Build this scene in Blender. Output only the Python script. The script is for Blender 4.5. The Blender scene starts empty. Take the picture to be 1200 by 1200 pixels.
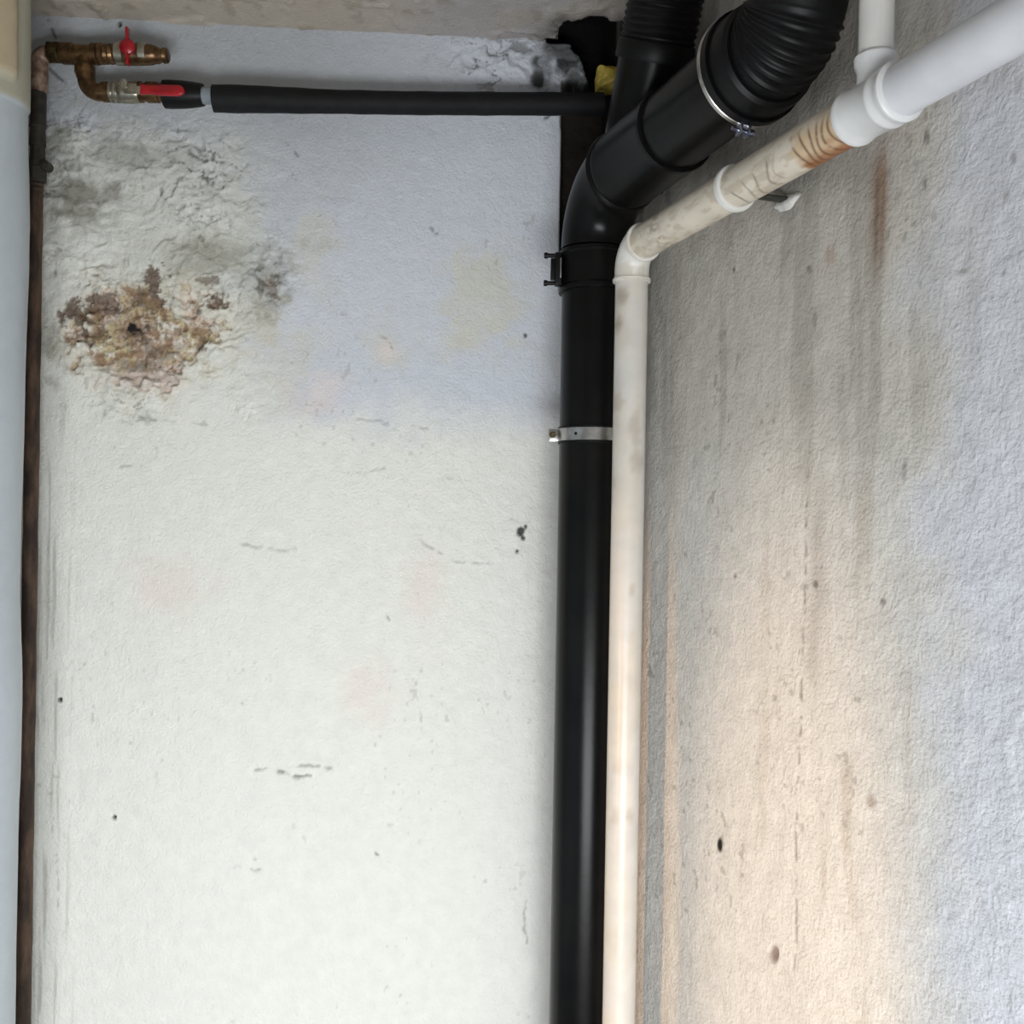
import bpy, bmesh, math, random
import numpy as np
from mathutils import Vector, Matrix

S = bpy.context.scene
COL = S.collection
random.seed(4)

# ------------------------------------------------------------------ camera, light, exposure
FOC, CAM_Z, ROLL = 1150.0, 1.5, math.atan(0.0176)
cr, sr = math.cos(ROLL), math.sin(ROLL)
RV, UV, FV = Vector((cr, 0, sr)), Vector((-sr, 0, cr)), Vector((0, 1, 0))
cam = bpy.data.cameras.new('camera')
cam.sensor_width = 36.0
cam.lens = 36.0 * FOC / 1200.0
cam.clip_start = 0.01
camo = bpy.data.objects.new('camera', cam)
m = Matrix((RV, UV, -FV)).transposed().to_4x4()
m.translation = (0, 0, CAM_Z)
camo.matrix_world = m
COL.objects.link(camo)
S.camera = camo

w = bpy.data.worlds.new('daylight')
S.world = w
w.use_nodes = True
w.node_tree.nodes['Background'].inputs[0].default_value = (0.80, 0.90, 1.0, 1)
w.node_tree.nodes['Background'].inputs[1].default_value = 0.22

S.view_settings.view_transform = 'Standard'
S.view_settings.look = 'None'
S.view_settings.gamma = 1.0
S.view_settings.use_curve_mapping = False
S.view_settings.exposure = 0.0


def area_light(name, loc, target, sx, sy, power, color):
    l = bpy.data.lights.new(name, 'AREA')
    l.shape = 'RECTANGLE'
    l.size, l.size_y = sx, sy
    l.energy = power
    l.color = color
    o = bpy.data.objects.new(name, l)
    o.location = loc
    o.rotation_euler = (Vector(target) - Vector(loc)).to_track_quat('-Z', 'Y').to_euler()
    COL.objects.link(o)
    return o


def spot_light(name, loc, target, angle, blend, power, color, size, squeeze=1.0):
    l = bpy.data.lights.new(name, 'SPOT')
    l.spot_size = angle
    l.spot_blend = blend
    l.energy = power
    l.color = color
    l.shadow_soft_size = size
    o = bpy.data.objects.new(name, l)
    o.location = loc
    o.rotation_euler = (Vector(target) - Vector(loc)).to_track_quat('-Z', 'Y').to_euler()
    o.scale = (squeeze, 1, 1)
    COL.objects.link(o)
    return o


# rear daylight through an added low opening, and a low warm lamp on the left
area_light('rear_daylight', (0.05, -0.80, 0.42), (0.0, 1.7, 0.02), 1.2, 0.72, 57, (0.95, 0.98, 1.0))
spot_light('warm_lamp', (-0.894, 0.311, 0.90), (0.238, 1.567, 0.72), math.radians(62), 0.5, 34, (1.0, 0.60, 0.28), 0.010, 0.085)
spot_light('warm_lamp', (-0.894, 0.311, 0.90), (0.352, 1.235, 0.88), math.radians(58), 0.9, 44, (1.0, 0.66, 0.38), 0.010, 0.34)


# ------------------------------------------------------------------ helpers
def at(px, py, d):
    """point seen at pixel (px, py) of the 1200 px photograph, d metres in front of the camera"""
    return Vector((0, 0, CAM_Z)) + d * (FV + (px - 600) / FOC * RV + (600 - py) / FOC * UV)


def proj(x, y, z):
    zz = z - CAM_Z
    return 600 + FOC * (x * cr + zz * sr) / y, 600 - FOC * (-x * sr + zz * cr) / y


def lin(r, g, b):
    f = lambda c: (c / 255 / 12.92) if c / 255 <= 0.04045 else ((c / 255 + 0.055) / 1.055) ** 2.4
    return np.array([f(r), f(g), f(b)])


def empty(name, loc, label=None, cat=None, group=None):
    o = bpy.data.objects.new(name, None)
    o.empty_display_size = 0.05
    o.location = loc
    COL.objects.link(o)
    tag(o, label, cat, group)
    return o


def tag(o, label=None, cat=None, group=None, kind=None):
    if label: o['label'] = label
    if cat: o['category'] = cat
    if group: o['group'] = group
    if kind: o['kind'] = kind
    return o


def link(name, me, mat, parent=None, angle=35):
    for p in me.polygons:
        p.use_smooth = True
    me.set_sharp_from_angle(angle=math.radians(angle))
    if mat: me.materials.append(mat)
    o = bpy.data.objects.new(name, me)
    COL.objects.link(o)
    if parent is not None:
        o.parent = parent
        base = parent
        off = Vector((0, 0, 0))
        while base is not None:
            off += base.location
            base = base.parent
        o.location = -off
    return o


def part(name, bm, mat, parent, angle=35):
    bmesh.ops.recalc_face_normals(bm, faces=bm.faces)
    me = bpy.data.meshes.new(name)
    bm.to_mesh(me)
    bm.free()
    return link(name, me, mat, parent, angle)


def sub(name, bm, mat, parent, angle=35):
    """sub-part: parent is a part whose own mesh already sits in world coordinates"""
    o = part(name, bm, mat, None, angle)
    o.parent = parent
    o.location = (0, 0, 0)
    return o


def sweep(bm, pts, rads, seg=40, caps=True, closed=False):
    pts = [Vector(p) for p in pts]
    n = len(pts)
    if not hasattr(rads, '__len__'): rads = [rads] * n
    tang = []
    for i in range(n):
        a, b = pts[max(i - 1, 0)], pts[min(i + 1, n - 1)]
        j = i
        while (b - a).length < 1e-9 and j + 1 < n:
            j += 1
            b = pts[j]
        tang.append((b - a).normalized())
    t = tang[0]
    ref = Vector((0, 0, 1)) if abs(t.z) < 0.9 else Vector((1, 0, 0))
    u = t.cross(ref).normalized()
    rings = []
    for i in range(n):
        t = tang[i]
        u = (u - t * u.dot(t)).normalized()
        v = t.cross(u)
        rings.append([bm.verts.new(pts[i] + rads[i] * (math.cos(2 * math.pi * k / seg) * u + math.sin(2 * math.pi * k / seg) * v)) for k in range(seg)])
    for a, b in zip(rings, rings[1:]):
        for k in range(seg):
            bm.faces.new((a[k], a[(k + 1) % seg], b[(k + 1) % seg], b[k]))
    if caps:
        bm.faces.new(rings[0][::-1])
        bm.faces.new(rings[-1])
    return rings


def lathe(bm, p, d, prof, seg=40, caps=True):
    """prof: (t, r) along the straight axis p + t*d"""
    p, d = Vector(p), Vector(d).normalized()
    ref = Vector((0, 0, 1)) if abs(d.z) < 0.9 else Vector((1, 0, 0))
    u = d.cross(ref).normalized()
    v = d.cross(u)
    rings = [[bm.verts.new(p + t * d + r * (math.cos(2 * math.pi * k / seg) * u + math.sin(2 * math.pi * k / seg) * v)) for k in range(seg)] for t, r in prof]
    for a, b in zip(rings, rings[1:]):
        for k in range(seg):
            bm.faces.new((a[k], a[(k + 1) % seg], b[(k + 1) % seg], b[k]))
    if caps:
        bm.faces.new(rings[0][::-1])
        bm.faces.new(rings[-1])


def torus(bm, c, axis, R, r, seg=48, rs=10):
    c, axis = Vector(c), Vector(axis).normalized()
    ref = Vector((0, 0, 1)) if abs(axis.z) < 0.9 else Vector((1, 0, 0))
    u = axis.cross(ref).normalized()
    v = axis.cross(u)
    rings = []
    for k in range(seg):
        a = 2 * math.pi * k / seg
        e = math.cos(a) * u + math.sin(a) * v
        rings.append([bm.verts.new(c + e * (R + r * math.cos(2 * math.pi * j / rs)) + axis * r * math.sin(2 * math.pi * j / rs)) for j in range(rs)])
    for k in range(seg):
        a, b = rings[k], rings[(k + 1) % seg]
        for j in range(rs):
            bm.faces.new((a[j], b[j], b[(j + 1) % rs], a[(j + 1) % rs]))


def band(bm, c, axis, r0, r1, h, seg=56, lip=0.0):
    """hollow ring of rectangular section"""
    c, axis = Vector(c), Vector(axis).normalized()
    ref = Vector((0, 0, 1)) if abs(axis.z) < 0.9 else Vector((1, 0, 0))
    u = axis.cross(ref).normalized()
    v = axis.cross(u)
    sec = [(r0, -h / 2), (r1 - lip, -h / 2), (r1, -h / 2 + lip), (r1, h / 2 - lip), (r1 - lip, h / 2), (r0, h / 2)] if lip else [(r0, -h / 2), (r1, -h / 2), (r1, h / 2), (r0, h / 2)]
    rings = []
    for k in range(seg):
        a = 2 * math.pi * k / seg
        e = math.cos(a) * u + math.sin(a) * v
        rings.append([bm.verts.new(c + e * r + axis * t) for r, t in sec])
    n = len(sec)
    for k in range(seg):
        a, b = rings[k], rings[(k + 1) % seg]
        for j in range(n):
            bm.faces.new((a[j], b[j], b[(j + 1) % n], a[(j + 1) % n]))


def box(bm, c, ax, ay, az, sx, sy, sz, bev=0.0):
    c = Vector(c)
    ax, ay, az = Vector(ax).normalized(), Vector(ay).normalized(), Vector(az).normalized()
    vs = [bm.verts.new(c + ax * sx / 2 * i + ay * sy / 2 * j + az * sz / 2 * k) for i in (-1, 1) for j in (-1, 1) for k in (-1, 1)]
    fs = [bm.faces.new([vs[i] for i in q]) for q in ((0, 1, 3, 2), (4, 6, 7, 5), (0, 4, 5, 1), (2, 3, 7, 6), (0, 2, 6, 4), (1, 5, 7, 3))]
    bmesh.ops.recalc_face_normals(bm, faces=fs)
    if bev:
        es = list({e for f in fs for e in f.edges})
        bmesh.ops.bevel(bm, geom=es, offset=bev, segments=2, affect='EDGES', profile=0.5)


def arc(corner, din, dout, R, n=14):
    """points of a bend of radius R turning from din to dout about the corner"""
    corner, din, dout = Vector(corner), Vector(din).normalized(), Vector(dout).normalized()
    th = din.angle(dout)
    t = R * math.tan(th / 2)
    nrm = (dout - din * dout.dot(din)).normalized()
    c = corner - din * t + nrm * R
    return [c - nrm * R * math.cos(th * i / n) + din * R * math.sin(th * i / n) for i in range(n + 1)]


def X(*v): return Vector(v)
Z = Vector((0, 0, 1))


# numpy value noise
def _hash(ix, iy, seed):
    h = (ix.astype(np.int64) * 374761393 + iy.astype(np.int64) * 668265263 + seed * 1442695041) & 0x7fffffff
    h = ((h ^ (h >> 13)) * 1274126177) & 0x7fffffff
    h = ((h ^ (h >> 16)) * 2246822519) & 0x7fffffff
    return ((h ^ (h >> 15)) & 0xffffff) / float(0xffffff)


def vnoise(x, y, seed=0):
    ix, iy = np.floor(x), np.floor(y)
    fx, fy = x - ix, y - iy
    fx, fy = fx * fx * fx * (fx * (fx * 6 - 15) + 10), fy * fy * fy * (fy * (fy * 6 - 15) + 10)
    a, b = _hash(ix, iy, seed), _hash(ix + 1, iy, seed)
    c, d = _hash(ix, iy + 1, seed), _hash(ix + 1, iy + 1, seed)
    return (a * (1 - fx) + b * fx) * (1 - fy) + (c * (1 - fx) + d * fx) * fy


def fbm(x, y, seed=0, octv=4, gain=0.5):
    s, amp, tot = 0, 1.0, 0
    for i in range(octv):
        s = s + amp * vnoise(x * 2 ** i + 17.3 * i, y * 2 ** i - 9.1 * i, seed + i)
        tot += amp
        amp *= gain
    return s / tot


def ridge(x, y, seed=0, octv=3):
    s, amp, tot = 0, 1.0, 0
    for i in range(octv):
        s = s + amp * (1 - np.abs(2 * vnoise(x * 2 ** i + 5.7 * i, y * 2 ** i + 3.3 * i, seed + i) - 1))
        tot += amp
        amp *= 0.5
    return s / tot


def sstep(a, b, x):
    t = np.clip((x - a) / (b - a), 0, 1)
    return t * t * (3 - 2 * t)


def blob(px, py, cx, cy, rx, ry, soft=0.5, nz=0, k=0.0):
    """1 inside a wobbling ellipse, 0 outside"""
    q = np.sqrt(((px - cx) / rx) ** 2 + ((py - cy) / ry) ** 2) + k * nz
    return 1 - sstep(1 - soft, 1 + soft * 0.3, q)


def seg_dist(px, py, pts):
    best = np.full(px.shape, 1e9)
    for (x0, y0), (x1, y1) in zip(pts, pts[1:]):
        dx, dy = x1 - x0, y1 - y0
        t = np.clip(((px - x0) * dx + (py - y0) * dy) / (dx * dx + dy * dy), 0, 1)
        best = np.minimum(best, np.hypot(px - x0 - t * dx, py - y0 - t * dy))
    return best


def mixc(c, col, a):
    return c * (1 - a[..., None]) + np.asarray(col) * a[..., None]


def grid_mesh(name, P, colr, mat, flip=False):
    """P: (rows, cols, 3) positions, colr: (rows, cols, 3) paint colour as an attribute"""
    h, wd = P.shape[:2]
    idx = np.arange(h * wd).reshape(h, wd)
    q = np.stack([idx[:-1, :-1], idx[:-1, 1:], idx[1:, 1:], idx[1:, :-1]], -1).reshape(-1, 4)
    if flip: q = q[:, ::-1]
    me = bpy.data.meshes.new(name)
    me.vertices.add(h * wd)
    me.vertices.foreach_set('co', P.astype(np.float32).ravel())
    me.loops.add(q.size)
    me.loops.foreach_set('vertex_index', q.astype(np.int32).ravel())
    me.polygons.add(len(q))
    me.polygons.foreach_set('loop_start', np.arange(0, q.size, 4, dtype=np.int32))
    me.polygons.foreach_set('use_smooth', np.ones(len(q), dtype=bool))
    me.update(calc_edges=True)
    a = me.color_attributes.new('paint', 'FLOAT_COLOR', 'POINT')
    rgba = np.ones((h * wd, 4), np.float32)
    rgba[:, :3] = colr.reshape(-1, 3)
    a.data.foreach_set('color', rgba.ravel())
    me.materials.append(mat)
    o = bpy.data.objects.new(name, me)
    COL.objects.link(o)
    return o


# ------------------------------------------------------------------ materials
def new_mat(name):
    mt = bpy.data.materials.new(name)
    mt.use_nodes = True
    nt = mt.node_tree
    return mt, nt, nt.nodes['Principled BSDF'], nt.links


def plaster(name, fine, coarse, dist, rough=0.75, mottling=0.05, stroke=None):
    mt, nt, b, L = new_mat(name)
    tc = nt.nodes.new('ShaderNodeTexCoord')
    at_ = nt.nodes.new('ShaderNodeAttribute')
    at_.attribute_name = 'paint'
    n0 = nt.nodes.new('ShaderNodeTexNoise')
    n0.inputs['Scale'].default_value = 38
    n0.inputs['Detail'].default_value = 6
    L.new(tc.outputs['Object'], n0.inputs['Vector'])
    mr = nt.nodes.new('ShaderNodeMapRange')
    mr.inputs[1].default_value, mr.inputs[2].default_value = 0.3, 0.7
    mr.inputs[3].default_value, mr.inputs[4].default_value = 1 - mottling, 1 + mottling
    L.new(n0.outputs['Fac'], mr.inputs[0])
    mul = nt.nodes.new('ShaderNodeVectorMath')
    mul.operation = 'SCALE'
    L.new(at_.outputs['Color'], mul.inputs[0])
    L.new(mr.outputs[0], mul.inputs['Scale'])
    L.new(mul.outputs[0], b.inputs['Base Color'])
    n1 = nt.nodes.new('ShaderNodeTexNoise')
    n1.inputs['Scale'].default_value = fine
    n1.inputs['Detail'].default_value = 3
    n1.inputs['Roughness'].default_value = 0.55
    L.new(tc.outputs['Object'], n1.inputs['Vector'])
    n2 = nt.nodes.new('ShaderNodeTexNoise')
    n2.inputs['Scale'].default_value = coarse
    n2.inputs['Detail'].default_value = 4
    n2.inputs['Distortion'].default_value = 0.2
    if stroke:
        mp = nt.nodes.new('ShaderNodeMapping')
        mp.inputs['Scale'].default_value = stroke
        L.new(tc.outputs['Object'], mp.inputs['Vector'])
        L.new(mp.outputs[0], n2.inputs['Vector'])
    else:
        L.new(tc.outputs['Object'], n2.inputs['Vector'])
    ad = nt.nodes.new('ShaderNodeMath')
    L.new(n1.outputs['Fac'], ad.inputs[0])
    L.new(n2.outputs['Fac'], ad.inputs[1])
    bp = nt.nodes.new('ShaderNodeBump')
    bp.inputs['Strength'].default_value = 0.8
    bp.inputs['Distance'].default_value = dist
    L.new(ad.outputs[0], bp.inputs['Height'])
    L.new(bp.outputs[0], b.inputs['Normal'])
    b.inputs['Roughness'].default_value = rough
    b.inputs['Specular IOR Level'].default_value = 0.3
    return mt


def solid(name, c1, c2=None, scale=30, rough=0.5, metal=0.0, bump=0.0, bscale=200, lo=0.4, hi=0.65, spec=0.5, stretch=None, coat=0.0):
    mt, nt, b, L = new_mat(name)
    tc = nt.nodes.new('ShaderNodeTexCoord')
    n = nt.nodes.new('ShaderNodeTexNoise')
    n.inputs['Scale'].default_value = scale
    n.inputs['Detail'].default_value = 7
    n.inputs['Roughness'].default_value = 0.6
    if stretch:
        mp = nt.nodes.new('ShaderNodeMapping')
        mp.inputs['Scale'].default_value = stretch
        L.new(tc.outputs['Object'], mp.inputs['Vector'])
        L.new(mp.outputs[0], n.inputs['Vector'])
    else:
        L.new(tc.outputs['Object'], n.inputs['Vector'])
    r = nt.nodes.new('ShaderNodeValToRGB')
    r.color_ramp.elements[0].position, r.color_ramp.elements[1].position = lo, hi
    r.color_ramp.elements[0].color = (*c1, 1)
    r.color_ramp.elements[1].color = (*(c2 if c2 is not None else c1), 1)
    L.new(n.outputs['Fac'], r.inputs[0])
    L.new(r.outputs[0], b.inputs['Base Color'])
    b.inputs['Roughness'].default_value = rough
    b.inputs['Metallic'].default_value = metal
    b.inputs['Specular IOR Level'].default_value = spec
    b.inputs['Coat Weight'].default_value = coat
    if bump:
        n2 = nt.nodes.new('ShaderNodeTexNoise')
        n2.inputs['Scale'].default_value = bscale
        n2.inputs['Detail'].default_value = 4
        L.new(tc.outputs['Object'], n2.inputs['Vector'])
        bp = nt.nodes.new('ShaderNodeBump')
        bp.inputs['Distance'].default_value = bump
        bp.inputs['Strength'].default_value = 0.7
        L.new(n2.outputs['Fac'], bp.inputs['Height'])
        L.new(bp.outputs[0], b.inputs['Normal'])
    return mt


M_BACK = plaster('back_wall_plaster', 240, 95, 0.0026, mottling=0.03, stroke=(1, 1, 0.8))
M_RIGHT = plaster('right_wall_roughcast', 210, 90, 0.0021, mottling=0.07)
M_CEIL = plaster('ceiling_plaster', 160, 30, 0.003, mottling=0.05)
M_LEFT = plaster('left_wall_gloss_paint', 150, 14, 0.0005, rough=0.4, mottling=0.03)
M_FLOOR = solid('floor_concrete', lin(92, 90, 86), lin(118, 115, 110), 12, 0.85, bump=0.002)
M_BLACK = solid('black_drain_plastic', lin(13, 13, 14), lin(22, 21, 20), 9, 0.28, lo=0.35, hi=0.7, bump=0.0003, bscale=60, spec=0.15)
M_RUBBER = solid('black_rubber', lin(9, 9, 11), lin(16, 16, 17), 20, 0.45, spec=0.22)
M_FOAM = solid('black_pipe_foam', lin(12, 12, 14), lin(20, 20, 22), 40, 0.7, bump=0.0008, bscale=160, spec=0.3)
M_STEEL = solid('galvanised_steel', lin(175, 172, 168), lin(205, 204, 203), 60, 0.3, metal=1.0)
M_SCREW = solid('zinc_screw', lin(150, 155, 175), lin(190, 195, 212), 60, 0.28, metal=1.0)
M_BRASS = solid('tarnished_brass', lin(74, 54, 38), lin(132, 104, 70), 70, 0.34, metal=0.75, lo=0.35, hi=0.7, bump=0.0006, bscale=220)
M_BRASSD = solid('dark_brass', lin(56, 44, 28), lin(104, 90, 56), 90, 0.42, metal=0.7, bump=0.0005, bscale=260)
M_CHROME = solid('worn_nickel', lin(150, 146, 132), lin(190, 186, 174), 60, 0.3, metal=0.9)
M_COPPER = solid('scaled_copper', lin(120, 94, 84), lin(176, 152, 134), 90, 0.55, metal=0.35, bump=0.0006)
M_IRON = solid('dark_iron', lin(48, 47, 42), lin(66, 64, 56), 50, 0.55, metal=0.3, bump=0.0005)
M_RUST = solid('rusty_painted_steel', lin(48, 33, 24), lin(104, 80, 62), 60, 0.7, bump=0.0009, bscale=150, lo=0.42, hi=0.72, stretch=(1, 1, 0.25))
M_RED = solid('red_valve_handle', lin(140, 12, 26), lin(178, 20, 32), 40, 0.3, spec=0.6)
M_GREYPIPE = solid('grey_plastic', lin(128, 136, 142), lin(142, 150, 156), 40, 0.45)
M_YELLOW = solid('yellow_foam', lin(168, 146, 52), lin(206, 184, 92), 60, 0.85, bump=0.002, bscale=120)
M_DAB = solid('white_plaster_dab', lin(196, 194, 190), lin(222, 220, 216), 60, 0.9, bump=0.002, bscale=180)

M_PVC, _nt, _b, _L = new_mat('white_pvc')
_a = _nt.nodes.new('ShaderNodeAttribute')
_a.attribute_name = 'paint'
_tc = _nt.nodes.new('ShaderNodeTexCoord')
_n = _nt.nodes.new('ShaderNodeTexNoise')
_n.inputs['Scale'].default_value = 25
_n.inputs['Detail'].default_value = 5
_L.new(_tc.outputs['Object'], _n.inputs['Vector'])
_mr = _nt.nodes.new('ShaderNodeMapRange')
_mr.inputs[1].default_value, _mr.inputs[2].default_value = 0.35, 0.65
_mr.inputs[3].default_value, _mr.inputs[4].default_value = 0.94, 1.04
_L.new(_n.outputs['Fac'], _mr.inputs[0])
_s = _nt.nodes.new('ShaderNodeVectorMath')
_s.operation = 'SCALE'
_L.new(_a.outputs['Color'], _s.inputs[0])
_L.new(_mr.outputs[0], _s.inputs['Scale'])
_L.new(_s.outputs[0], _b.inputs['Base Color'])
_b.inputs['Roughness'].default_value = 0.36

# ------------------------------------------------------------------ the setting
CEIL = CAM_Z + 0.841
YB = lambda x: 1.746 + 0.0656 * x                       # back wall plane
XR = lambda y: 0.240 - 0.348 * (y - 1.56)               # right wall plane
DW = X(0.348, -1, 0).normalized()                       # along the right wall, towards the camera
NR = X(-1, -0.348, 0).normalized()                      # right wall normal, into the room


def spaced(segs):
    out = [np.linspace(a, b, n, endpoint=False) for a, b, n in segs]
    return np.concatenate(out + [np.array([segs[-1][1]])])


def build_back_wall():
    xs = spaced([(-1.3, -0.87, 10), (-0.87, 0.20, 430), (0.20, 0.42, 12)])
    zs = spaced([(0, 0.55, 20), (0.55, CEIL + 0.02, 690), (CEIL + 0.02, CEIL + 0.2, 10)])
    x, z = np.meshgrid(xs, zs)
    y = YB(x)
    px, py = proj(x, y, z)
    n1 = fbm(x * 9, z * 9, 1, 4)
    n2 = fbm(x * 30, z * 30, 7, 4)
    n3 = fbm(x * 80, z * 80, 13, 3)
    n4 = fbm(x * 5, z * 5, 21, 4)
    ca, sa = math.cos(.5), math.sin(.5)
    rx_, rz_ = x * ca - z * sa, x * sa + z * ca
    wx = x + 0.07 * (fbm(rx_ * 9, rz_ * 9, 31, 3) - 0.5) + 0.022 * (fbm(rx_ * 38, rz_ * 38, 33, 2) - 0.5)
    wz = z + 0.07 * (fbm(rx_ * 9, rz_ * 9, 37, 3) - 0.5) + 0.022 * (fbm(rx_ * 38, rz_ * 38, 39, 2) - 0.5)
    col = np.empty(x.shape + (3,))
    col[:] = lin(234, 234, 226)
    # bluish coat in the upper half; shade towards the top put into the paint
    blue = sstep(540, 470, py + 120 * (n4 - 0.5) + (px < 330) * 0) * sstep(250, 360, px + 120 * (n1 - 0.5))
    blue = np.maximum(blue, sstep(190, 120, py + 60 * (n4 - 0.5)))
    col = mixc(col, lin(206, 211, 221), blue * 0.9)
    col = mixc(col, lin(172, 176, 180), sstep(330, 60, py + 100 * (n4 - .5)) * sstep(640, 300, px) * .8)  # deeper painted shade at the top left
    # cream blotches
    for cx, cy, rx, ry, a in ((570, 345, 55, 75, .75), (365, 300, 30, 70, .5), (455, 405, 30, 40, .5), (330, 420, 60, 60, .5), (530, 400, 22, 30, .5)):
        col = mixc(col, lin(214, 208, 178), a * .6 * blob(px, py, cx, cy, rx, ry, .9, n2 - .5, 1.6))
    # faint pink rubbed spots
    for cx, cy, rx, ry in ((430, 810, 40, 40), (500, 700, 30, 60), (200, 690, 60, 40), (380, 460, 40, 30), (455, 410, 12, 16)):
        col = mixc(col, lin(234, 218, 212), .5 * blob(px, py, cx, cy, rx, ry, .9, n2 - .5, 1.2))
    dep = 0.0016 * (n1 - 0.5) + 0.0012 * (n2 - 0.5)      # proud of the wall, metres
    # sandy relief at the right and lower down
    dep += 0.0022 * (n3 - 0.5) * (0.35 + 0.65 * sstep(350, 640, px) * sstep(380, 620, py))

    # crumpled, blistered plaster left of centre, and by the hole
    za = blob(px, py, 190, 300, 185, 190, .45, n1 - .5, .9) * sstep(110, 150, py)
    zb = blob(px, py, 640, 80, 130, 50, .7, n1 - .5, .9)
    zc = blob(px, py, 80, 200, 60, 90, .6, n1 - .5, .6)
    zone = np.maximum(np.maximum(za * 0.75, zb * 0.7), zc * 0.9)
    rg = ridge(wx * 26, wz * 52, 41, 4)
    cr1 = ridge(wx * 44, wz * 80, 51, 3)
    zone = zone * (.55 + .65 * sstep(.36, .60, fbm(rx_ * 11, rz_ * 11, 43, 3)))
    dep += zone * (0.014 * (rg - 0.6) + 0.008 * (n2 - 0.5) + 0.004 * (n3 - 0.5))
    crease = sstep(0.77, 0.88, cr1) * sstep(0.38, 0.52, fbm(rx_ * 14, rz_ * 14, 61, 3))
    dep -= zone * crease * 0.004
    col = mixc(col, lin(70, 66, 56), np.clip(zone * crease * 0.9, 0, 1))  # shade of the folds, painted in as dark lines
    col = mixc(col, lin(204, 206, 196), za * 0.5 * sstep(.4, .62, n2))
    col = mixc(col, lin(156, 156, 144), zc * 0.7 * sstep(.46, .64, fbm(x * 24, z * 40, 71, 4)))
    col = mixc(col, lin(116, 112, 98), .75 * blob(px, py, 90, 225, 55, 22, .8, n2 - .5, 2.2))
    col = mixc(col, lin(120, 116, 100), .75 * blob(px, py, 62, 405, 18, 45, .8, n2 - .5, 2.0))
    col = mixc(col, lin(150, 150, 140), .6 * blob(px, py, 150, 180, 60, 20, .8, n2 - .5, 2.2))
    col = mixc(col, lin(158, 156, 142), .75 * blob(px, py, 250, 300, 90, 32, .8, n2 - .5, 1.8))
    mould = blob(px, py, 306, 338, 32, 46, .9, n2 - .5, 1.6)
    col = mixc(col, lin(158, 157, 150), .7 * mould)
    col = mixc(col, lin(96, 94, 88), .8 * mould * sstep(.5, .6, fbm(x * 85, z * 85, 75, 3, .65)))

    # the spalled patch: paint and skim gone, brown render showing
    q = np.sqrt(((px - 160) / 90) ** 2 + ((py - 388) / 60) ** 2) + 0.9 * (n2 - .5) + 0.5 * (n1 - .5) + .7 * (n3 - .5)
    core = 1 - sstep(0.78, 1.0, q)
    halo = 1 - sstep(0.9, 1.45, q)
    q2 = np.sqrt(((px - 270) / 62) ** 2 + ((py - 375) / 48) ** 2) + 1.4 * (n2 - .5)
    halo2 = 1 - sstep(0.6, 1.1, q2)
    col = mixc(col, lin(216, 211, 196), np.maximum(halo * .8, halo2 * .55))
    core_n = fbm(x * 34, z * 34, 81, 4, .65)
    core_f = fbm(x * 75, z * 75, 91, 4, .7)
    core_g = fbm(x * 120, z * 120, 95, 3, .7)
    tan = np.empty_like(col)
    tan[:] = lin(200, 182, 160)
    tan = mixc(tan, lin(194, 180, 140), sstep(.52, .64, core_n) * .8)
    tan = mixc(tan, lin(218, 202, 188), sstep(.48, .38, core_n) * .9)
    tan = mixc(tan, lin(148, 120, 94), sstep(.52, .66, core_f) * .85)
    tan = mixc(tan, lin(230, 226, 214), sstep(.46, .36, core_f) * .85)
    tan = mixc(tan, lin(120, 96, 74), sstep(.60, .70, core_g) * .7)
    col = col * (1 - core[..., None]) + tan * core[..., None]
    dark = np.zeros_like(px)
    for cx, cy, rx, ry, a in ((108, 366, 20, 13, 1), (100, 362, 26, 14, 1), (118, 352, 18, 8, .9), (172, 348, 20, 16, .9), (182, 355, 12, 10, 1), (180, 326, 16, 12, 1), (256, 354, 14, 12, 1), (155, 388, 20, 16, .9), (165, 428, 26, 10, .7),
                              (110, 391, 14, 9, 1), (236, 400, 6, 16, .9), (233, 365, 5, 8, .8), (318, 338, 8, 14, .6), (245, 328, 9, 6, .8), (180, 412, 22, 12, .7), (166, 452, 6, 8, .8), (200, 445, 14, 3, .7)):
        dark = np.maximum(dark, a * blob(px, py, cx, cy, rx, ry, .5, core_f - .5, 4.2))
    col = mixc(col, lin(96, 72, 54), dark * .85)
    col = mixc(col, lin(24, 18, 18), blob(px, py, 157, 385, 11, 8, .6, core_f - .5, 3.5))
    dep -= core * (0.005 + 0.010 * (core_f - .5)) + dark * 0.003
    dep += 0.003 * np.exp(-((q - 1.02) / .08) ** 2)       # lifted paint lip round the edge
    lip = blob(px, py, 165, 448, 55, 14, .6, n2 - .5, 1.0)
    dep += 0.004 * lip * (n2 + .3)
    col = mixc(col, lin(222, 208, 200), lip * .6)

    # scratches, cracks and trowel ridges
    jx, jy = px + 14 * (n2 - .5), py + 16 * (n2 - .5)
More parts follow.
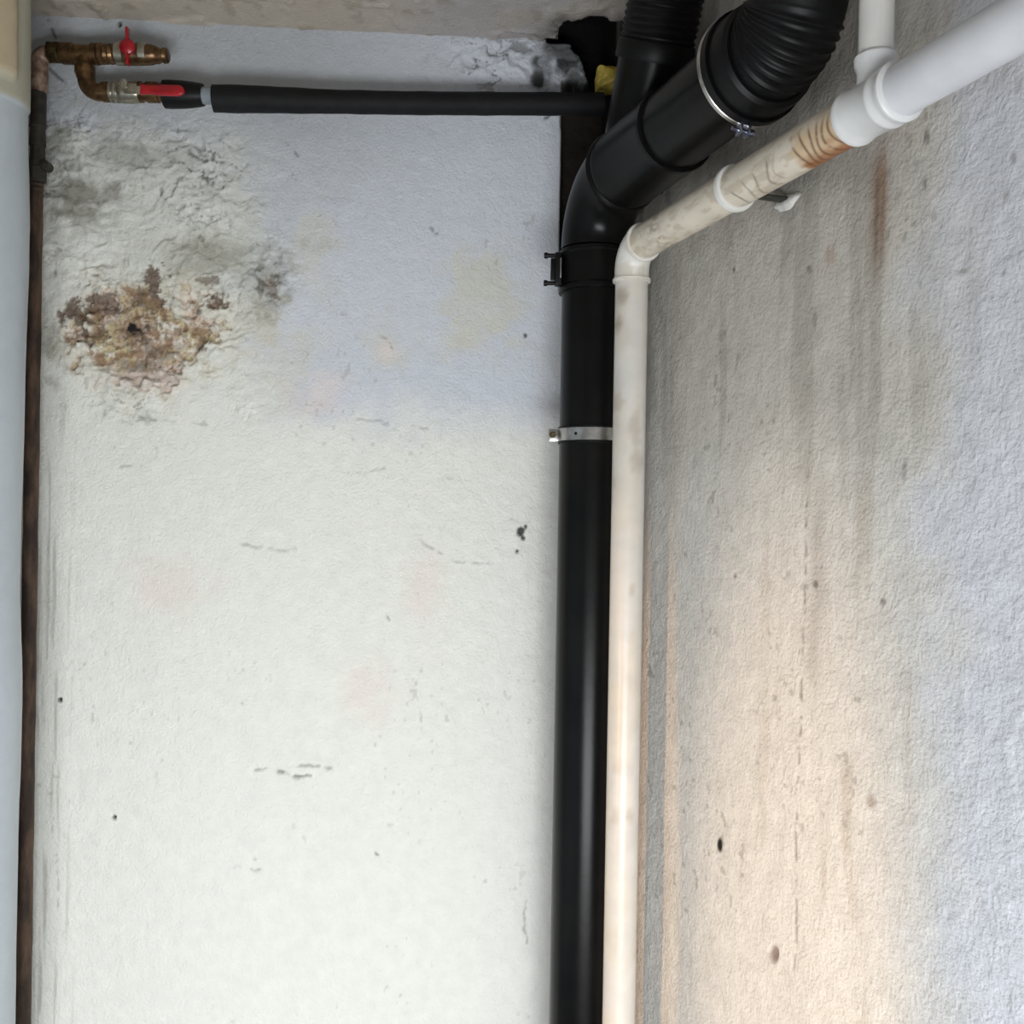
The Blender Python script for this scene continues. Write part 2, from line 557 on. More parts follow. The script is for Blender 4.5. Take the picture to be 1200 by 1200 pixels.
    for pts, wd, dk, dp in (
        ([(53, 20), (60, 30), (67, 46)], 2.2, .8, .003), ([(57, 79), (70, 92), (83, 103), (86, 112)], 2.2, .75, .003),
        ([(74, 121), (77, 115)], 2.5, .9, .002), ([(55, 152), (68, 144)], 1.5, .7, .002),
        ([(300, 903), (345, 900), (385, 898)], 2.2, .5, .006), ([(330, 908), (352, 912), (372, 905)], 3, .65, .005),
        ([(275, 1023), (302, 1012)], 3, .45, .003), ([(285, 643), (345, 642)], 2.5, .35, .004),
        ([(405, 550), (455, 552)], 2.0, .3, .003), ([(140, 546), (172, 547)], 2.0, .35, .003),
        ([(490, 632), (530, 655), (590, 668)], 2.0, .35, .004), ([(575, 609), (620, 612)], 1.8, .35, .003),
        ([(420, 494), (500, 500)], 1.8, .35, .003), ([(150, 492), (240, 494)], 1.8, .3, .003),
        ([(452, 720), (457, 729)], 1.6, .6, .002), ([(618, 1055), (615, 1105)], 1.8, .55, .002),
        ([(393, 1168), (395, 1180)], 2.0, .7, .002), ([(64, 960), (66, 1060)], 1.6, .35, .002),
        ([(338, 170), (352, 186)], 2.0, .6, .003), ([(345, 208), (352, 214)], 2.5, .6, .003),
        ([(195, 178), (212, 170)], 1.6, .6, .002), ([(125, 165), (150, 160)], 1.4, .5, .002),
        ([(640, 140), (658, 138)], 2.5, .8, .002), ([(445, 393), (456, 398), (460, 410)], 1.5, .5, .002),
        ([(508, 270), (513, 274)], 3, .55, .003), ([(440, 1000), (444, 1003)], 2, .7, .002),
    ):
        d = seg_dist(jx, jy, pts)
        k = np.exp(-(d / (wd * .8)) ** 2) * sstep(.42, .62, n3)
        col = mixc(col, lin(62, 58, 50), np.clip(k * dk, 0, 1))
        dep -= dp * .5 * k
    for cx, cy, r in ((612, 622, 5), (616, 617, 3), (613, 630, 2), (606, 646, 3), (134, 958, 2.5), (70, 820, 2), (616, 393, 2), (140, 28, 3)):
        k = blob(px, py, cx, cy, r, r * 1.3, .4, n3 - .5, 1.2)
        col = mixc(col, lin(20, 18, 16), k * .95)
        dep -= 0.006 * k
    spk = sstep(.80, .86, fbm(x * 110, z * 70, 101, 2)) * sstep(.5, .7, fbm(x * 6, z * 6, 103, 2))
    col = mixc(col, lin(150, 146, 134), spk * .3)
    # brush streaks down the left edge
    st = sstep(105, 55, px) * sstep(.55, .75, fbm(x * 160, z * 6, 111, 3)) * sstep(440, 500, py)
    col = mixc(col, lin(170, 168, 158), st * .6)

    # soot and mould round the hole
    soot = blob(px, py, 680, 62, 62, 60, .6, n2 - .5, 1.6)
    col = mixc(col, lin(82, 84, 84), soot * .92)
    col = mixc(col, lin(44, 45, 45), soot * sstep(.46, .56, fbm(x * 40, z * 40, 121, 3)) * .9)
    col = mixc(col, lin(60, 48, 40), blob(px, py, 672, 133, 26, 6, .7, n2 - .5, 1.5) * .7)
    # the broken hole
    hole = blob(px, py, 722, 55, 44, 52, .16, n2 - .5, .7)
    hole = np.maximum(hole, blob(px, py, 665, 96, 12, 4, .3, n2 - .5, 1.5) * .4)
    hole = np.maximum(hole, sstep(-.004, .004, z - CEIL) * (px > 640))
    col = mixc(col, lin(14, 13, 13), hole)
    dep -= hole * 0.09
    # the open chase behind the drain, coloured dark brown
    edge = 657.5 + 3 * (n1 - .5) + (140 - py) * 0.0176
    chase = sstep(0, 1.6, px - edge) * sstep(96, 100, py) * sstep(345, 325, py + 20 * (n2 - .5))
    col = mixc(col, lin(44, 38, 33) * (0.7 + .8 * n2)[..., None], chase)
    dep = dep * (1 - chase) - chase * (0.05 + 0.004 * n2)
    # a brown line where the chase was cut
    cutl = np.exp(-((px - edge - 0.2) / 1.6) ** 2) * sstep(112, 130, py) * sstep(345, 325, py)
    col = mixc(col, lin(78, 64, 54), cutl * .7)
    # grey shading beside the drain, put into the wall colour
    drain_shade = sstep(612, 655, px + 14 * (n1 - .5) + (py - 350) * 0.0176) * sstep(330, 420, py)
    col = mixc(col, lin(186, 184, 184), drain_shade * .55)
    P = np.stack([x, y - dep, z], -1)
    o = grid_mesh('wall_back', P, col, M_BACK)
    tag(o, kind='structure')


def build_right_wall():
    # s runs along the wall from behind the corner towards and past the camera
    ss = spaced([(-0.06, 1.02, 400), (1.02, 3.3, 24)])
    zs = spaced([(0, 0.55, 14), (0.55, CEIL + 0.02, 600), (CEIL + 0.02, CEIL + 0.2, 8)])
    s, z = np.meshgrid(ss, zs)
    c0 = X(XR(1.757), 1.757, 0)
    x, y = c0.x + DW.x * s, c0.y + DW.y * s
    ok = np.clip(y, 0.3, None)
    px, py = proj(x, ok, z)
    px = np.where(y < 0.3, 4000, px)
    n1 = fbm(s * 8, z * 8, 201, 4)
    n2 = fbm(s * 28, z * 28, 207, 4)
    n3 = fbm(s * 85, z * 85, 213, 3)
    vs = fbm(s * 26, z * 2.4, 221, 4)                     # runs down the wall
    vf = fbm(s * 90, z * 5, 225, 3)
    col = np.empty(s.shape + (3,))
    col[:] = lin(222, 217, 210)
    col = mixc(col, lin(216, 218, 226), sstep(1050, 1150, px + 130 * (n1 - .5)) * .9)  # cool daylight on the near end, put into the paint
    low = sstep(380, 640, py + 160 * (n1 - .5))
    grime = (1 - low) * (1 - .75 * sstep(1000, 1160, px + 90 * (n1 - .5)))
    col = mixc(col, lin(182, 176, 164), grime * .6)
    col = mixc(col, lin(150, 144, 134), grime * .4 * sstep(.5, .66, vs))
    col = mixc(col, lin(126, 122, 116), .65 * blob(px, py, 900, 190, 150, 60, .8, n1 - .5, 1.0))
    col = mixc(col, lin(186, 174, 158), .5 * sstep(.52, .68, vs) * sstep(860, 930, px) * sstep(1130, 1040, px) * sstep(350, 520, py) * sstep(.35, .6, n1))
    # rust run under the joint
    rx = px - 1031 + (py - 200) * 0.02
    rust = np.exp(-(rx / (9 + 3 * n1)) ** 2) * sstep(160, 205, py) * sstep(360, 250, py) * (0.35 + .9 * vf)
    col = mixc(col, lin(138, 106, 80), np.clip(rust * .85, 0, 1))
    core = np.exp(-((rx + 3) / 2.4) ** 2) * sstep(185, 225, py) * sstep(345, 270, py)
    col = mixc(col, lin(112, 84, 62), np.clip(core * .7, 0, 1))
    col = mixc(col, lin(176, 142, 130), .5 * blob(px, py, 975, 300, 10, 16, .9, n2 - .5, 1.5))
    # dark hairline running down
    lx = px - (945 - (py - 600) * 0.03) + 6 * (n1 - .5)
    hair = np.exp(-(lx / 1.5) ** 2) * sstep(470, 640, py) * sstep(1190, 1090, py) * sstep(.42, .6, n3)
    col = mixc(col, lin(120, 106, 96), hair * .6)
    hair2 = np.exp(-((lx - 14) / 9) ** 2) * sstep(520, 620, py) * sstep(860, 760, py)
    col = mixc(col, lin(168, 158, 148), hair2 * .45)
    for cx, cy, rx_, ry_, c, a in ((843, 990, 3, 8, (28, 22, 20), 1), (906, 1118, 6, 12, (120, 98, 84), .8), (1021, 940, 6, 8, (156, 136, 120), .6), (955, 685, 3, 5, (100, 88, 80), .7),
                                   (1035, 705, 4, 5, (120, 108, 100), .7), (862, 675, 3, 4, (110, 100, 90), .7), (1085, 160, 4, 10, (120, 112, 106), .7), (1084, 215, 3, 10, (120, 112, 106), .7),
                                   (860, 316, 2, 4, (80, 74, 70), .8), (1188, 185, 4, 9, (120, 116, 112), .6), (1060, 555, 4, 16, (150, 146, 140), .6), (948, 315, 3, 5, (120, 112, 104), .7),
                                   (955, 375, 3, 18, (140, 134, 126), .6), (985, 460, 6, 40, (160, 154, 144), .4)):
        col = mixc(col, lin(*c), a * blob(px, py, cx, cy, rx_, ry_, .5, n2 - .5, .8))
    spk = sstep(.77, .84, fbm(s * 75, z * 75, 241, 2)) * sstep(.45, .6, fbm(s * 5, z * 5, 243, 2))
    col = mixc(col, lin(126, 118, 108), spk * .4)
    peel = sstep(.72, .86, ridge(s * 17 + .4 * n1, z * 17, 251, 2)) * sstep(1040, 1140, px)
    dep = 0.003 * (n1 - .5) + 0.0018 * (n2 - .5) + 0.0005 * (n3 - .5) + peel * 0.0006
    dep -= 0.0015 * hair + 0.004 * blob(px, py, 906, 1118, 6, 12, .5)
    dep *= sstep(1.2, 1.0, s) * .9 + .1
    soot_shade = blob(px, py, 705, 130, 85, 175, .45, n2 - .5, .8)  # soot by the hole, with shade among the pipes put into the colour
    col = mixc(col, lin(34, 31, 29), soot_shade * .96)
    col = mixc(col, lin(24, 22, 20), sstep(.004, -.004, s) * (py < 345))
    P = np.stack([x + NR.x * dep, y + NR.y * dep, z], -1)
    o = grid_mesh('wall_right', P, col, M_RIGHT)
    tag(o, kind='structure')


def build_ceiling():
    xs = spaced([(-1.3, -0.87, 6), (-0.87, 0.5, 300), (0.5, 1.5, 12)])
    ys = spaced([(-1.6, 1.15, 30), (1.15, 1.80, 170), (1.80, 1.95, 4)])
    x, y = np.meshgrid(xs, ys)
    n1 = fbm(x * 9, y * 9, 301, 4)
    n2 = fbm(x * 32, y * 32, 305, 4)
    px, py = proj(x, np.clip(y, 0.6, None), np.full_like(x, CEIL))
    col = np.empty(x.shape + (3,))
    col[:] = lin(186, 176, 163)
    col = mixc(col, lin(176, 170, 167), sstep(380, 520, px + 100 * (n1 - .5)))
    col = mixc(col, lin(184, 172, 158), .5 * sstep(.5, .64, n1))
    col = mixc(col, lin(150, 138, 122), .5 * sstep(.60, .70, n2))
    soot = blob(px, py, 690, 34, 60, 22, .7, n2 - .5, 1.2)
    col = mixc(col, lin(96, 94, 92), soot * .8)
    hole = blob(px, py, 700, 42, 46, 21, .14, n2 - .5, .7) * (y > 1.5)
    hole = np.maximum(hole, sstep(-.006, .004, y - YB(x)) * (px > 640))
    col = mixc(col, lin(16, 15, 15), hole)
    dep = 0.004 * (n1 - .5) + 0.003 * (n2 - .5) - 0.08 * hole
    dep += 0.004 * sstep(.80, .9, ridge(x * 12, y * 12, 311, 2))
    P = np.stack([x, y, CEIL - dep], -1)
    o = grid_mesh('ceiling', P, col, M_CEIL, flip=True)
    tag(o, kind='structure')


def build_left_wall():
    # plan profile: side wall, then a round-nosed pier of plaster in front of the rusty pipe
    prof = [(-1.3, -1.4), (-1.3, 1.395), (-1.1, 1.40), (-0.90, 1.40)] + [(-0.90 + 0.0045 * i, 1.40) for i in range(1, 20)]
    prof += [(-0.812 + 0.070 * math.cos(a), 1.470 + 0.070 * math.sin(a)) for a in np.linspace(-math.pi / 2, math.pi / 2, 40)]
    prof += [(-0.84, 1.54), (-0.95, 1.54), (-1.3, 1.54)]
    prof = np.array(prof)
    zs = spaced([(0, 0.55, 20), (0.55, CEIL + 0.02, 340)])
    k, z = np.meshgrid(np.arange(len(prof)), zs)
    x, y = prof[k, 0], prof[k, 1]
    px, py = proj(x, np.clip(y, .5, None), z)
    a = (x + y)
    n1 = fbm(a * 6, z * 6, 401, 4)
    n2 = fbm(a * 30, z * 30, 403, 3)
    zj = CAM_Z + 0.597 + .003 * (n2 - .5)
    col = np.empty(x.shape + (3,))
    col[:] = lin(182, 190, 196)
    up = sstep(-.003, .003, z - zj)
    col = mixc(col, lin(172, 170, 152), up)
    zl = CAM_Z + 0.622
    lump = sstep(20, 14, px - 6 * (n1 - .5) - (py < 60) * 0) * sstep(zl, zl + .010, z + .006 * (n2 - .5))
    col = mixc(col, lin(178, 164, 138), lump)
    dep = 0.003 * (n1 - .5) + lump * .010 + .003 * up + 0.011 * (vnoise(z * 4.2, z * 0, 409) - .5)
    nx, ny = x + 0.812, y - 1.470
    ln = np.sqrt(nx * nx + ny * ny)
    nx, ny = np.where(x < -.812, 0, nx / ln), np.where(x < -.812, np.sign(ny), ny / ln)
    o = grid_mesh('wall_left', np.stack([x + dep * nx, y + dep * ny, z], -1), col, M_LEFT, flip=False)
    tag(o, kind='structure')


build_back_wall()
build_right_wall()
build_ceiling()
build_left_wall()
bm = bmesh.new()
box(bm, (0.1, 0.3, -0.03), (1, 0, 0), (0, 1, 0), Z, 3.2, 4.2, 0.06)
tag(part('floor', bm, M_FLOOR, None), kind='structure')
bm = bmesh.new()                                          # unseen wall behind the camera, its low opening shaped to dim the upper room
for x0, x1, z0, z1 in ((-1.3, -0.62, 0, CEIL), (0.72, 1.5, 0, CEIL), (-0.62, 0.72, 1.00, CEIL)):
    box(bm, ((x0 + x1) / 2, -0.70, (z0 + z1) / 2), (1, 0, 0), (0, 1, 0), Z, x1 - x0, 0.1, z1 - z0)
tag(part('wall_front', bm, M_DAB, None), kind='structure')

# ------------------------------------------------------------------ black drain
ST = X(0.131, 1.62, 0)                                    # stack axis
ZH = CAM_Z + 0.530                                        # height of the horizontal run
DD = X(0.348, -1, 0.030).normalized()
ALONG = lambda d: X(ST.x - 0.348 * (d - ST.y), d, ZH + .030 * (ST.y - d))     # point of the horizontal run at depth d
zpix = lambda py, d, px=690: at(px, py, d).z

drain = empty('drain_pipe', (ST.x, ST.y, 0), 'matte black plastic drain stack in the corner, bending forward under the ceiling', 'pipe')
bm = bmesh.new()
z_c0, z_c1 = zpix(343, ST.y), zpix(297, ST.y)
sweep(bm, [(ST.x, ST.y, 0), (ST.x, ST.y, 0.7), (ST.x, ST.y, 1.3), (ST.x, ST.y, z_c0 + .004)], 0.055, 56)
part('pipe', bm, M_BLACK, drain)
bm = bmesh.new()
lathe(bm, (ST.x, ST.y, z_c0), Z, [(-.002, .0556), (-.002, .0605), (.003, .0615), (.007, .0605), (.009, .0585), (.030, .0582), (.034, .0590), (z_c1 - z_c0 - .008, .0590),
                                  (z_c1 - z_c0 - .005, .0612), (z_c1 - z_c0, .0612), (z_c1 - z_c0 + .002, .0590), (z_c1 - z_c0 + .003, .056)], 56)
part('socket', bm, M_BLACK, drain)
bm = bmesh.new()
corner = X(ST.x, ST.y, ZH)
R = ZH - z_c1 - .003
pts = arc(corner, Z, DD, R, 22)
sweep(bm, pts, 0.0575, 56)
part('elbow', bm, M_BLACK, drain)
e0 = pts[-1]
bm = bmesh.new()                                          # socket on the horizontal run, with its two rings
L1 = (ALONG(1.365) - e0).dot(DD)
lathe(bm, e0, DD, [(-.001, .0570), (0, .0625), (.004, .0640), (.008, .0625), (.010, .0585), (.014, .0585), (.016, .0612), (.020, .0620), (.024, .0608), (L1 - .012, .0605),
                   (L1 - .006, .0615), (L1, .0610), (L1 + .001, .0550)], 64)
part('socket', bm, M_BLACK, drain)
bm = bmesh.new()
L2 = (ALONG(1.197) - e0).dot(DD)
lathe(bm, e0, DD, [(L1 - .01, .0560), (L2, .0560)], 64)
part('pipe', bm, M_BLACK, drain)
# branch that rises steeply behind
b0, b1 = X(0.176, 1.545, CAM_Z + 0.515), at(766, 72, 1.462)
bd = (b1 - b0).normalized()
bm = bmesh.new()
lathe(bm, b0, bd, [(0, .053), ((b1 - b0).length, .053)], 56)
part('branch_pipe', bm, M_BLACK, drain)
# bolted lug on the socket's side
bm = bmesh.new()
lz = (z_c0 + z_c1) / 2
lx = ST.x - .0630
box(bm, (lx, ST.y - .020, lz), (1, 0, 0), (0, 1, 0), Z, .010, .022, .052, .0015)
box(bm, (lx - .0085, ST.y - .020, lz), (1, 0, 0), (0, 1, 0), Z, .007, .014, .034, .001)
lug = part('clamp_lug', bm, M_RUBBER, drain)
for sgn in (-1, 1):
    bm = bmesh.new()
    lathe(bm, (lx - .004, ST.y - .020, lz + sgn * .0225), (-1, 0, 0), [(0, .0035), (.013, .0035), (.013, .0050), (.018, .0050), (.019, .0040)], 12)
    sub('bolt', bm, M_RUBBER, lug)
bm = bmesh.new()
box(bm, (lx + .004, ST.y - .032, lz), (1, 0, 0), (0, 1, 0), Z, .002, .002, .032, .0004)
sub('latch_wire', bm, M_STEEL, lug)

# steel wall clamp on the stack
zc = zpix(511, ST.y)
clamp = empty('pipe_clamp', (ST.x, ST.y, zc), 'shiny galvanised steel band clamp holding the vertical black pipe halfway up', 'clamp')
bm = bmesh.new()
band(bm, (ST.x, ST.y, zc), Z, .0575, .0590, .0200, 64)
bd1 = part('band', bm, M_STEEL, clamp)
bm = bmesh.new()
band(bm, (ST.x, ST.y, zc), Z, .0552, .0574, .0275, 64)
part('rubber_lining', bm, M_RUBBER, clamp)
bm = bmesh.new()
ex = ST.x - .0590
box(bm, (ex - .0060, ST.y - .006, zc), (1, 0, 0), (0, 1, 0), Z, .016, .004, .0200, .0012)
box(bm, (ex - .0060, ST.y + .006, zc), (1, 0, 0), (0, 1, 0), Z, .016, .004, .0200, .0012)
ear = part('ear', bm, M_STEEL, clamp)
bm = bmesh.new()
lathe(bm, (ex - .0075, ST.y - .014, zc), (0, 1, 0), [(0, .004), (.001, .0055), (.005, .0055), (.005, .003), (.026, .003)], 6)
sub('bolt', bm, M_BRASSD, ear)
bm = bmesh.new()                                          # stud into the wall
lathe(bm, (ST.x - .01, ST.y + .0585, zc), (0, 1, 0), [(0, .008), (.006, .008), (.006, .005), (YB(ST.x) - ST.y - .0585, .005)], 14)
part('wall_stud', bm, M_STEEL, clamp)
bm = bmesh.new()
th = math.radians(238)
hp = X(ST.x + .0590 * math.cos(th), ST.y + .0590 * math.sin(th), zc)
lathe(bm, hp - X(math.cos(th), math.sin(th), 0) * .001, (math.cos(th), math.sin(th), 0), [(0, .0026), (.0013, .0026)], 14)
sub('rivet', bm, M_RUBBER, bd1)


# ------------------------------------------------------------------ flexible connectors
def rib_r(t, base, amp, pitch):
    f = (t / pitch) % 1.0
    return base + amp * (0.5 - 0.5 * math.cos(2 * math.pi * f)) ** 0.7


cpos = ALONG(1.200)
flex = empty('flexible_connector', cpos, 'wide ribbed black flexible drain connector curving up beside the white pipe', 'connector')
bm = bmesh.new()
lathe(bm, cpos, DD, [(0, .057), (0, .0635), (.002, .0650), (.020, .0655), (.042, .0650), (.048, .0640), (.052, .0590), (.052, .053)], 64)
part('cuff', bm, M_RUBBER, flex)
end = ALONG(1.100)
pre = cpos + DD * .050
zc_ = pre.z + (pre - end).xy.length * .03
bend = arc(X(end.x, end.y, zc_), DD, Z, .0570, 110)
path = [pre.lerp(bend[0], i / 4) for i in range(4)] + bend + [bend[-1] + Z * .001 * i for i in range(1, 8)]
rads, L = [], 0
tot = sum((b - a).length for a, b in zip(path, path[1:]))
for i, p in enumerate(path):
    if i: L += (p - path[i - 1]).length
    ph = (L / tot * 13.5) % 1.0
    on = float(sstep(.06, .12, np.array(L / tot)) * sstep(.64, .58, np.array(L / tot)))
    rads.append(.0555 + .0035 * on * (0.5 - 0.5 * math.cos(2 * math.pi * ph)) ** 2.2)
bm = bmesh.new()
sweep(bm, path, rads, 72)
part('ribbed_bend', bm, M_RUBBER, flex)
bm = bmesh.new()
t0 = path[-1]
lathe(bm, t0, Z, [(-.002, .0554), (.002, .0562), (.010, .0562), (.012, .0558), (CEIL - t0.z, .0558)], 64)
part('spigot', bm, M_RUBBER, flex)
# rubber-lined clamp at the cuff
cl = empty('pipe_clamp', cpos, 'rubber-lined clamp with pale steel rim round the thick forward black pipe', 'clamp')
cc = cpos + DD * .004
bm = bmesh.new()
band(bm, cc, DD, .0658, .0700, .0070, 72, .0010)
part('band', bm, M_STEEL, cl)
bm = bmesh.new()
band(bm, cc + DD * .0095, DD, .0658, .0692, .0120, 72)
part('rubber_lining', bm, M_RUBBER, cl)
side = DD.cross(Z).normalized()                           # horizontal, across the pipe
for ang, nm in ((-84, M_SCREW), (98, M_RUBBER)):
    a = math.radians(ang)
    e = side * math.cos(a) + Z * math.sin(a)
    tg = -side * math.sin(a) + Z * math.cos(a)
    if e.dot(X(1, 0, 0)) < 0 and ang < 0: pass
    bm = bmesh.new()
    for sg in (-1, 1):
        box(bm, cc + DD * .004 + e * .0755 + tg * sg * .0055, e, tg, DD, .014, .0028, .013, .0006)
    lug2 = part('ear', bm, nm, cl)
    bm = bmesh.new()
    lathe(bm, cc + DD * .004 + e * .0770 - tg * .014, tg, [(0, .0036), (.0005, .0048), (.004, .0048), (.004, .0024), (.030, .0024)], 12)
    sub('screw', bm, nm, lug2)

f2 = empty('flexible_connector', b1, 'narrower black flexible drain connector rising behind, partly hidden in shadow', 'connector')
f2e = b1 + bd * ((CEIL - b1.z) / bd.z)
Lf = (f2e - b1).length + 0.05
bm = bmesh.new()
lathe(bm, b1, bd, [(0, .053), (0, .0575), (.004, .0585), (.022, .0580), (.026, .0560), (.028, .053)], 56)
part('cuff', bm, M_RUBBER, f2)
bm = bmesh.new()
n = 110
lathe(bm, b1, bd, [(.026 + (Lf - .026) * i / n, .0530 + .0030 * (0.5 - 0.5 * math.cos(2 * math.pi * (Lf - .026) * i / n / .0095))) for i in range(n + 1)], 56)
part('ribbed_tube', bm, M_RUBBER, f2)

# ------------------------------------------------------------------ white waste pipe
WP = X(0.1767, 1.5, 0)
WZ = lambda d: CAM_Z + 0.4055 + 0.014 * (1.5 - d)
WA = lambda d: X(WP.x - 0.348 * (d - WP.y), d, WZ(d))
DWP = (WA(1.0) - WA(1.5)).normalized()
white = empty('waste_pipe', (WP.x, WP.y, 0), 'stained white plastic waste pipe running down the corner and along the right wall', 'pipe')
C_PVC = lin(224, 222, 216)


def painted(name, bm, parent, fcol, angle=35):
    o = part(name, bm, M_PVC, parent, angle)
    me = o.data
    a = me.color_attributes.new('paint', 'FLOAT_COLOR', 'POINT')
    co = np.empty(len(me.vertices) * 3, np.float32)
    me.vertices.foreach_get('co', co)
    co = co.reshape(-1, 3)
    rgba = np.ones((len(co), 4), np.float32)
    rgba[:, :3] = fcol(co[:, 0].astype(float), co[:, 1].astype(float), co[:, 2].astype(float))
    a.data.foreach_set('color', rgba.ravel())
    return o


def pvc_plain(x, y, z):
    c = np.empty((len(x), 3))
    c[:] = C_PVC
    return mixc(c, lin(196, 184, 164), .45 * sstep(.52, .66, fbm(x * 40 + y * 30, z * 30, 501, 4)))


def pvc_vertical(x, y, z):
    c = np.empty((len(x), 3))
    c[:] = lin(208, 204, 197)
    px, py = proj(x, y, z)
    nz = fbm(x * 60, z * 60, 503, 3)
    c = mixc(c, lin(206, 196, 180), .5 * sstep(.48, .66, fbm(x * 50, z * 14, 505, 4)))
    for cx, cy, rx, ry, a in ((726, 345, 9, 12, .9), (725, 375, 8, 10, .9), (723, 470, 8, 20, .5), (745, 520, 8, 40, .5), (720, 955, 6, 10, .4), (738, 955, 5, 8, .5), (728, 900, 14, 14, .25), (740, 690, 4, 6, .5), (716, 560, 6, 40, .35)):
        c = mixc(c, lin(150, 132, 110), a * .75 * blob(px, py, cx, cy, rx, ry, .8, nz - .5, 1.6))
    return c


def pvc_run(x, y, z):
    c = np.empty((len(x), 3))
    c[:] = lin(222, 218, 210)
    d = (x - WP.x) * DWP.x + (y - WP.y) * DWP.y             # metres along the run
    ax = np.stack([WP.x + DWP.x * d, WP.y + DWP.y * d], -1)
    off = (x - ax[:, 0]) * 0.944 + (y - ax[:, 1]) * 0.329
    th = np.arctan2(z - (CAM_Z + 0.4055 + .0133 * d), off)
    nz = fbm(d * 40, th * 3, 511, 4)
    nf = fbm(d * 90, th * 6, 513, 3)
    old = sstep(.60, .50, d)                                # the older, yellowed half
    c = mixc(c, lin(208, 194, 170), old * .55)
    c = mixc(c, lin(176, 158, 136), old * .5 * sstep(.5, .66, nz))
    c = mixc(c, lin(140, 120, 104), .6 * np.exp(-((d - .115) / .022) ** 2) * sstep(.46, .6, nf))
    # dirty scored rings
    for k, (dd, a, t0, t1) in enumerate(((.285, .6, -2.4, -1.0), (.312, .75, -2.5, -.9), (.335, .55, -2.7, -1.2), (.356, .6, -2.7, -1.3), (.385, .7, -2.9, -1.2), (.402, .35, -3.1, -1.8))):
        tt = np.where(th > 1.6, th - 2 * math.pi, th)
        on = sstep(t0 - .2, t0 + .2, tt) * sstep(t1 + .25, t1 - .05, tt)
        c = mixc(c, lin(72, 58, 46), a * on * np.exp(-((d - dd - .006 * np.sin(tt * 3 + k) - .004 * nz) / .0016) ** 2))
    # rust coating near the tee
    tt = np.where(th > 1.6, th - 2 * math.pi, th)
    rz = sstep(.432, .448, d + .02 * (nz - .5)) * sstep(.528, .505, d + .02 * (nz - .5)) * sstep(-3.6, -2.9, tt)
    c = mixc(c, lin(200, 168, 124), .7 * rz)
    c = mixc(c, lin(150, 86, 36), .9 * rz * sstep(-2.5, -1.5, tt + .8 * (nz - .5)))
    for k in range(6):
        dd = .445 + .0125 * k
        c = mixc(c, lin(84, 42, 18), .85 * rz * np.exp(-((d - dd - .004 * np.sin(tt * 2.4 + k)) / .0019) ** 2) * sstep(.3, .5, nf + .1))
    return c


z_w0, z_w1 = at(735, 331, 1.5).z, at(735, 316, 1.5).z
bm = bmesh.new()
nz_ = 220
sweep(bm, [(WP.x, WP.y, z_w0 * i / nz_) for i in range(nz_ + 1)], .0250, 40)
painted('pipe', bm, white, pvc_vertical)
bm = bmesh.new()
cn = X(WP.x, WP.y, WZ(1.5))
Rw = .0355
bp_ = arc(cn, Z, DWP, Rw, 20)
zb = bp_[0].z
sweep(bm, [(WP.x, WP.y, z_w0), (WP.x, WP.y, z_w0 + .0001), (WP.x, WP.y, z_w0 + .004), (WP.x, WP.y, z_w0 + .0045), (WP.x, WP.y, z_w0 + .0075), (WP.x, WP.y, z_w0 + .008)] + bp_,
      [.0255, .0288, .0292, .0272, .0272, .0262] + [.0264] * len(bp_), 40)
painted('elbow', bm, white, pvc_plain)
q0 = bp_[-1]
bm = bmesh.new()
lathe(bm, q0, DWP, [(-.001, .0260), (0, .0290), (.003, .0296), (.006, .0288), (.0065, .0255)], 40)
painted('socket_lip', bm, white, pvc_plain)
bm = bmesh.new()
Lt = (WA(1.011) - q0).dot(DWP)
nn = 300
lathe(bm, q0, DWP, [(.004 + (Lt - .004) * i / nn, .0250) for i in range(nn + 1)], 72)
painted('pipe', bm, white, pvc_run)
bm = bmesh.new()
Ls = (WA(1.228) - q0).dot(DWP)
lathe(bm, q0, DWP, [(Ls - .003, .0252), (Ls - .002, .0292), (Ls + .002, .0300), (Ls + .006, .0290), (Ls + .007, .0252)], 48)
painted('socket_lip', bm, white, lambda x, y, z: np.tile(lin(220, 219, 215), (len(x), 1)))
# tee
bm = bmesh.new()
Le = (WA(.947) - q0).dot(DWP)
lathe(bm, q0, DWP, [(Lt - .004, .0252), (Lt - .003, .0288), (Lt + .001, .0296), (Lt + .004, .0284), (Lt + .006, .0274), (Le - .024, .0274), (Le - .021, .0294), (Le - .017, .0294), (Le - .014, .0278),
                    (Le - .008, .0278), (Le - .005, .0298), (Le - .001, .0298), (Le + .001, .0280), (Le + .002, .0252)], 56)
painted('tee', bm, white, lambda x, y, z: np.tile(lin(216, 216, 216), (len(x), 1)))
bm = bmesh.new()
sweep(bm, [WA(.948), WA(.85), WA(.7), WA(.5), WA(.2)], .0250, 48)
painted('pipe', bm, white, lambda x, y, z: np.tile(lin(210, 211, 215), (len(x), 1)))
BA = at(1026, 90, .985)
bm = bmesh.new()
zt0 = WZ(.985) + .012
zl = at(1028, 66, .985).z
lathe(bm, (BA.x, BA.y, 0), Z, [(zt0, .0180), (zl - .016, .0180), (zl - .010, .0205), (zl - .002, .0212), (zl, .0200), (zl + .002, .0176)], 40)
painted('tee_branch', bm, white, lambda x, y, z: np.tile(lin(216, 216, 216), (len(x), 1)))
bm = bmesh.new()
lathe(bm, (BA.x, BA.y, 0), Z, [(zl, .0170), (zl + .1, .0170), (CEIL, .0170)], 40)
painted('branch_pipe', bm, white, lambda x, y, z: mixc(np.tile(lin(216, 215, 211), (len(x), 1)), lin(190, 176, 150), .3 * sstep(.5, .7, fbm(x * 90, z * 40, 521, 3))))

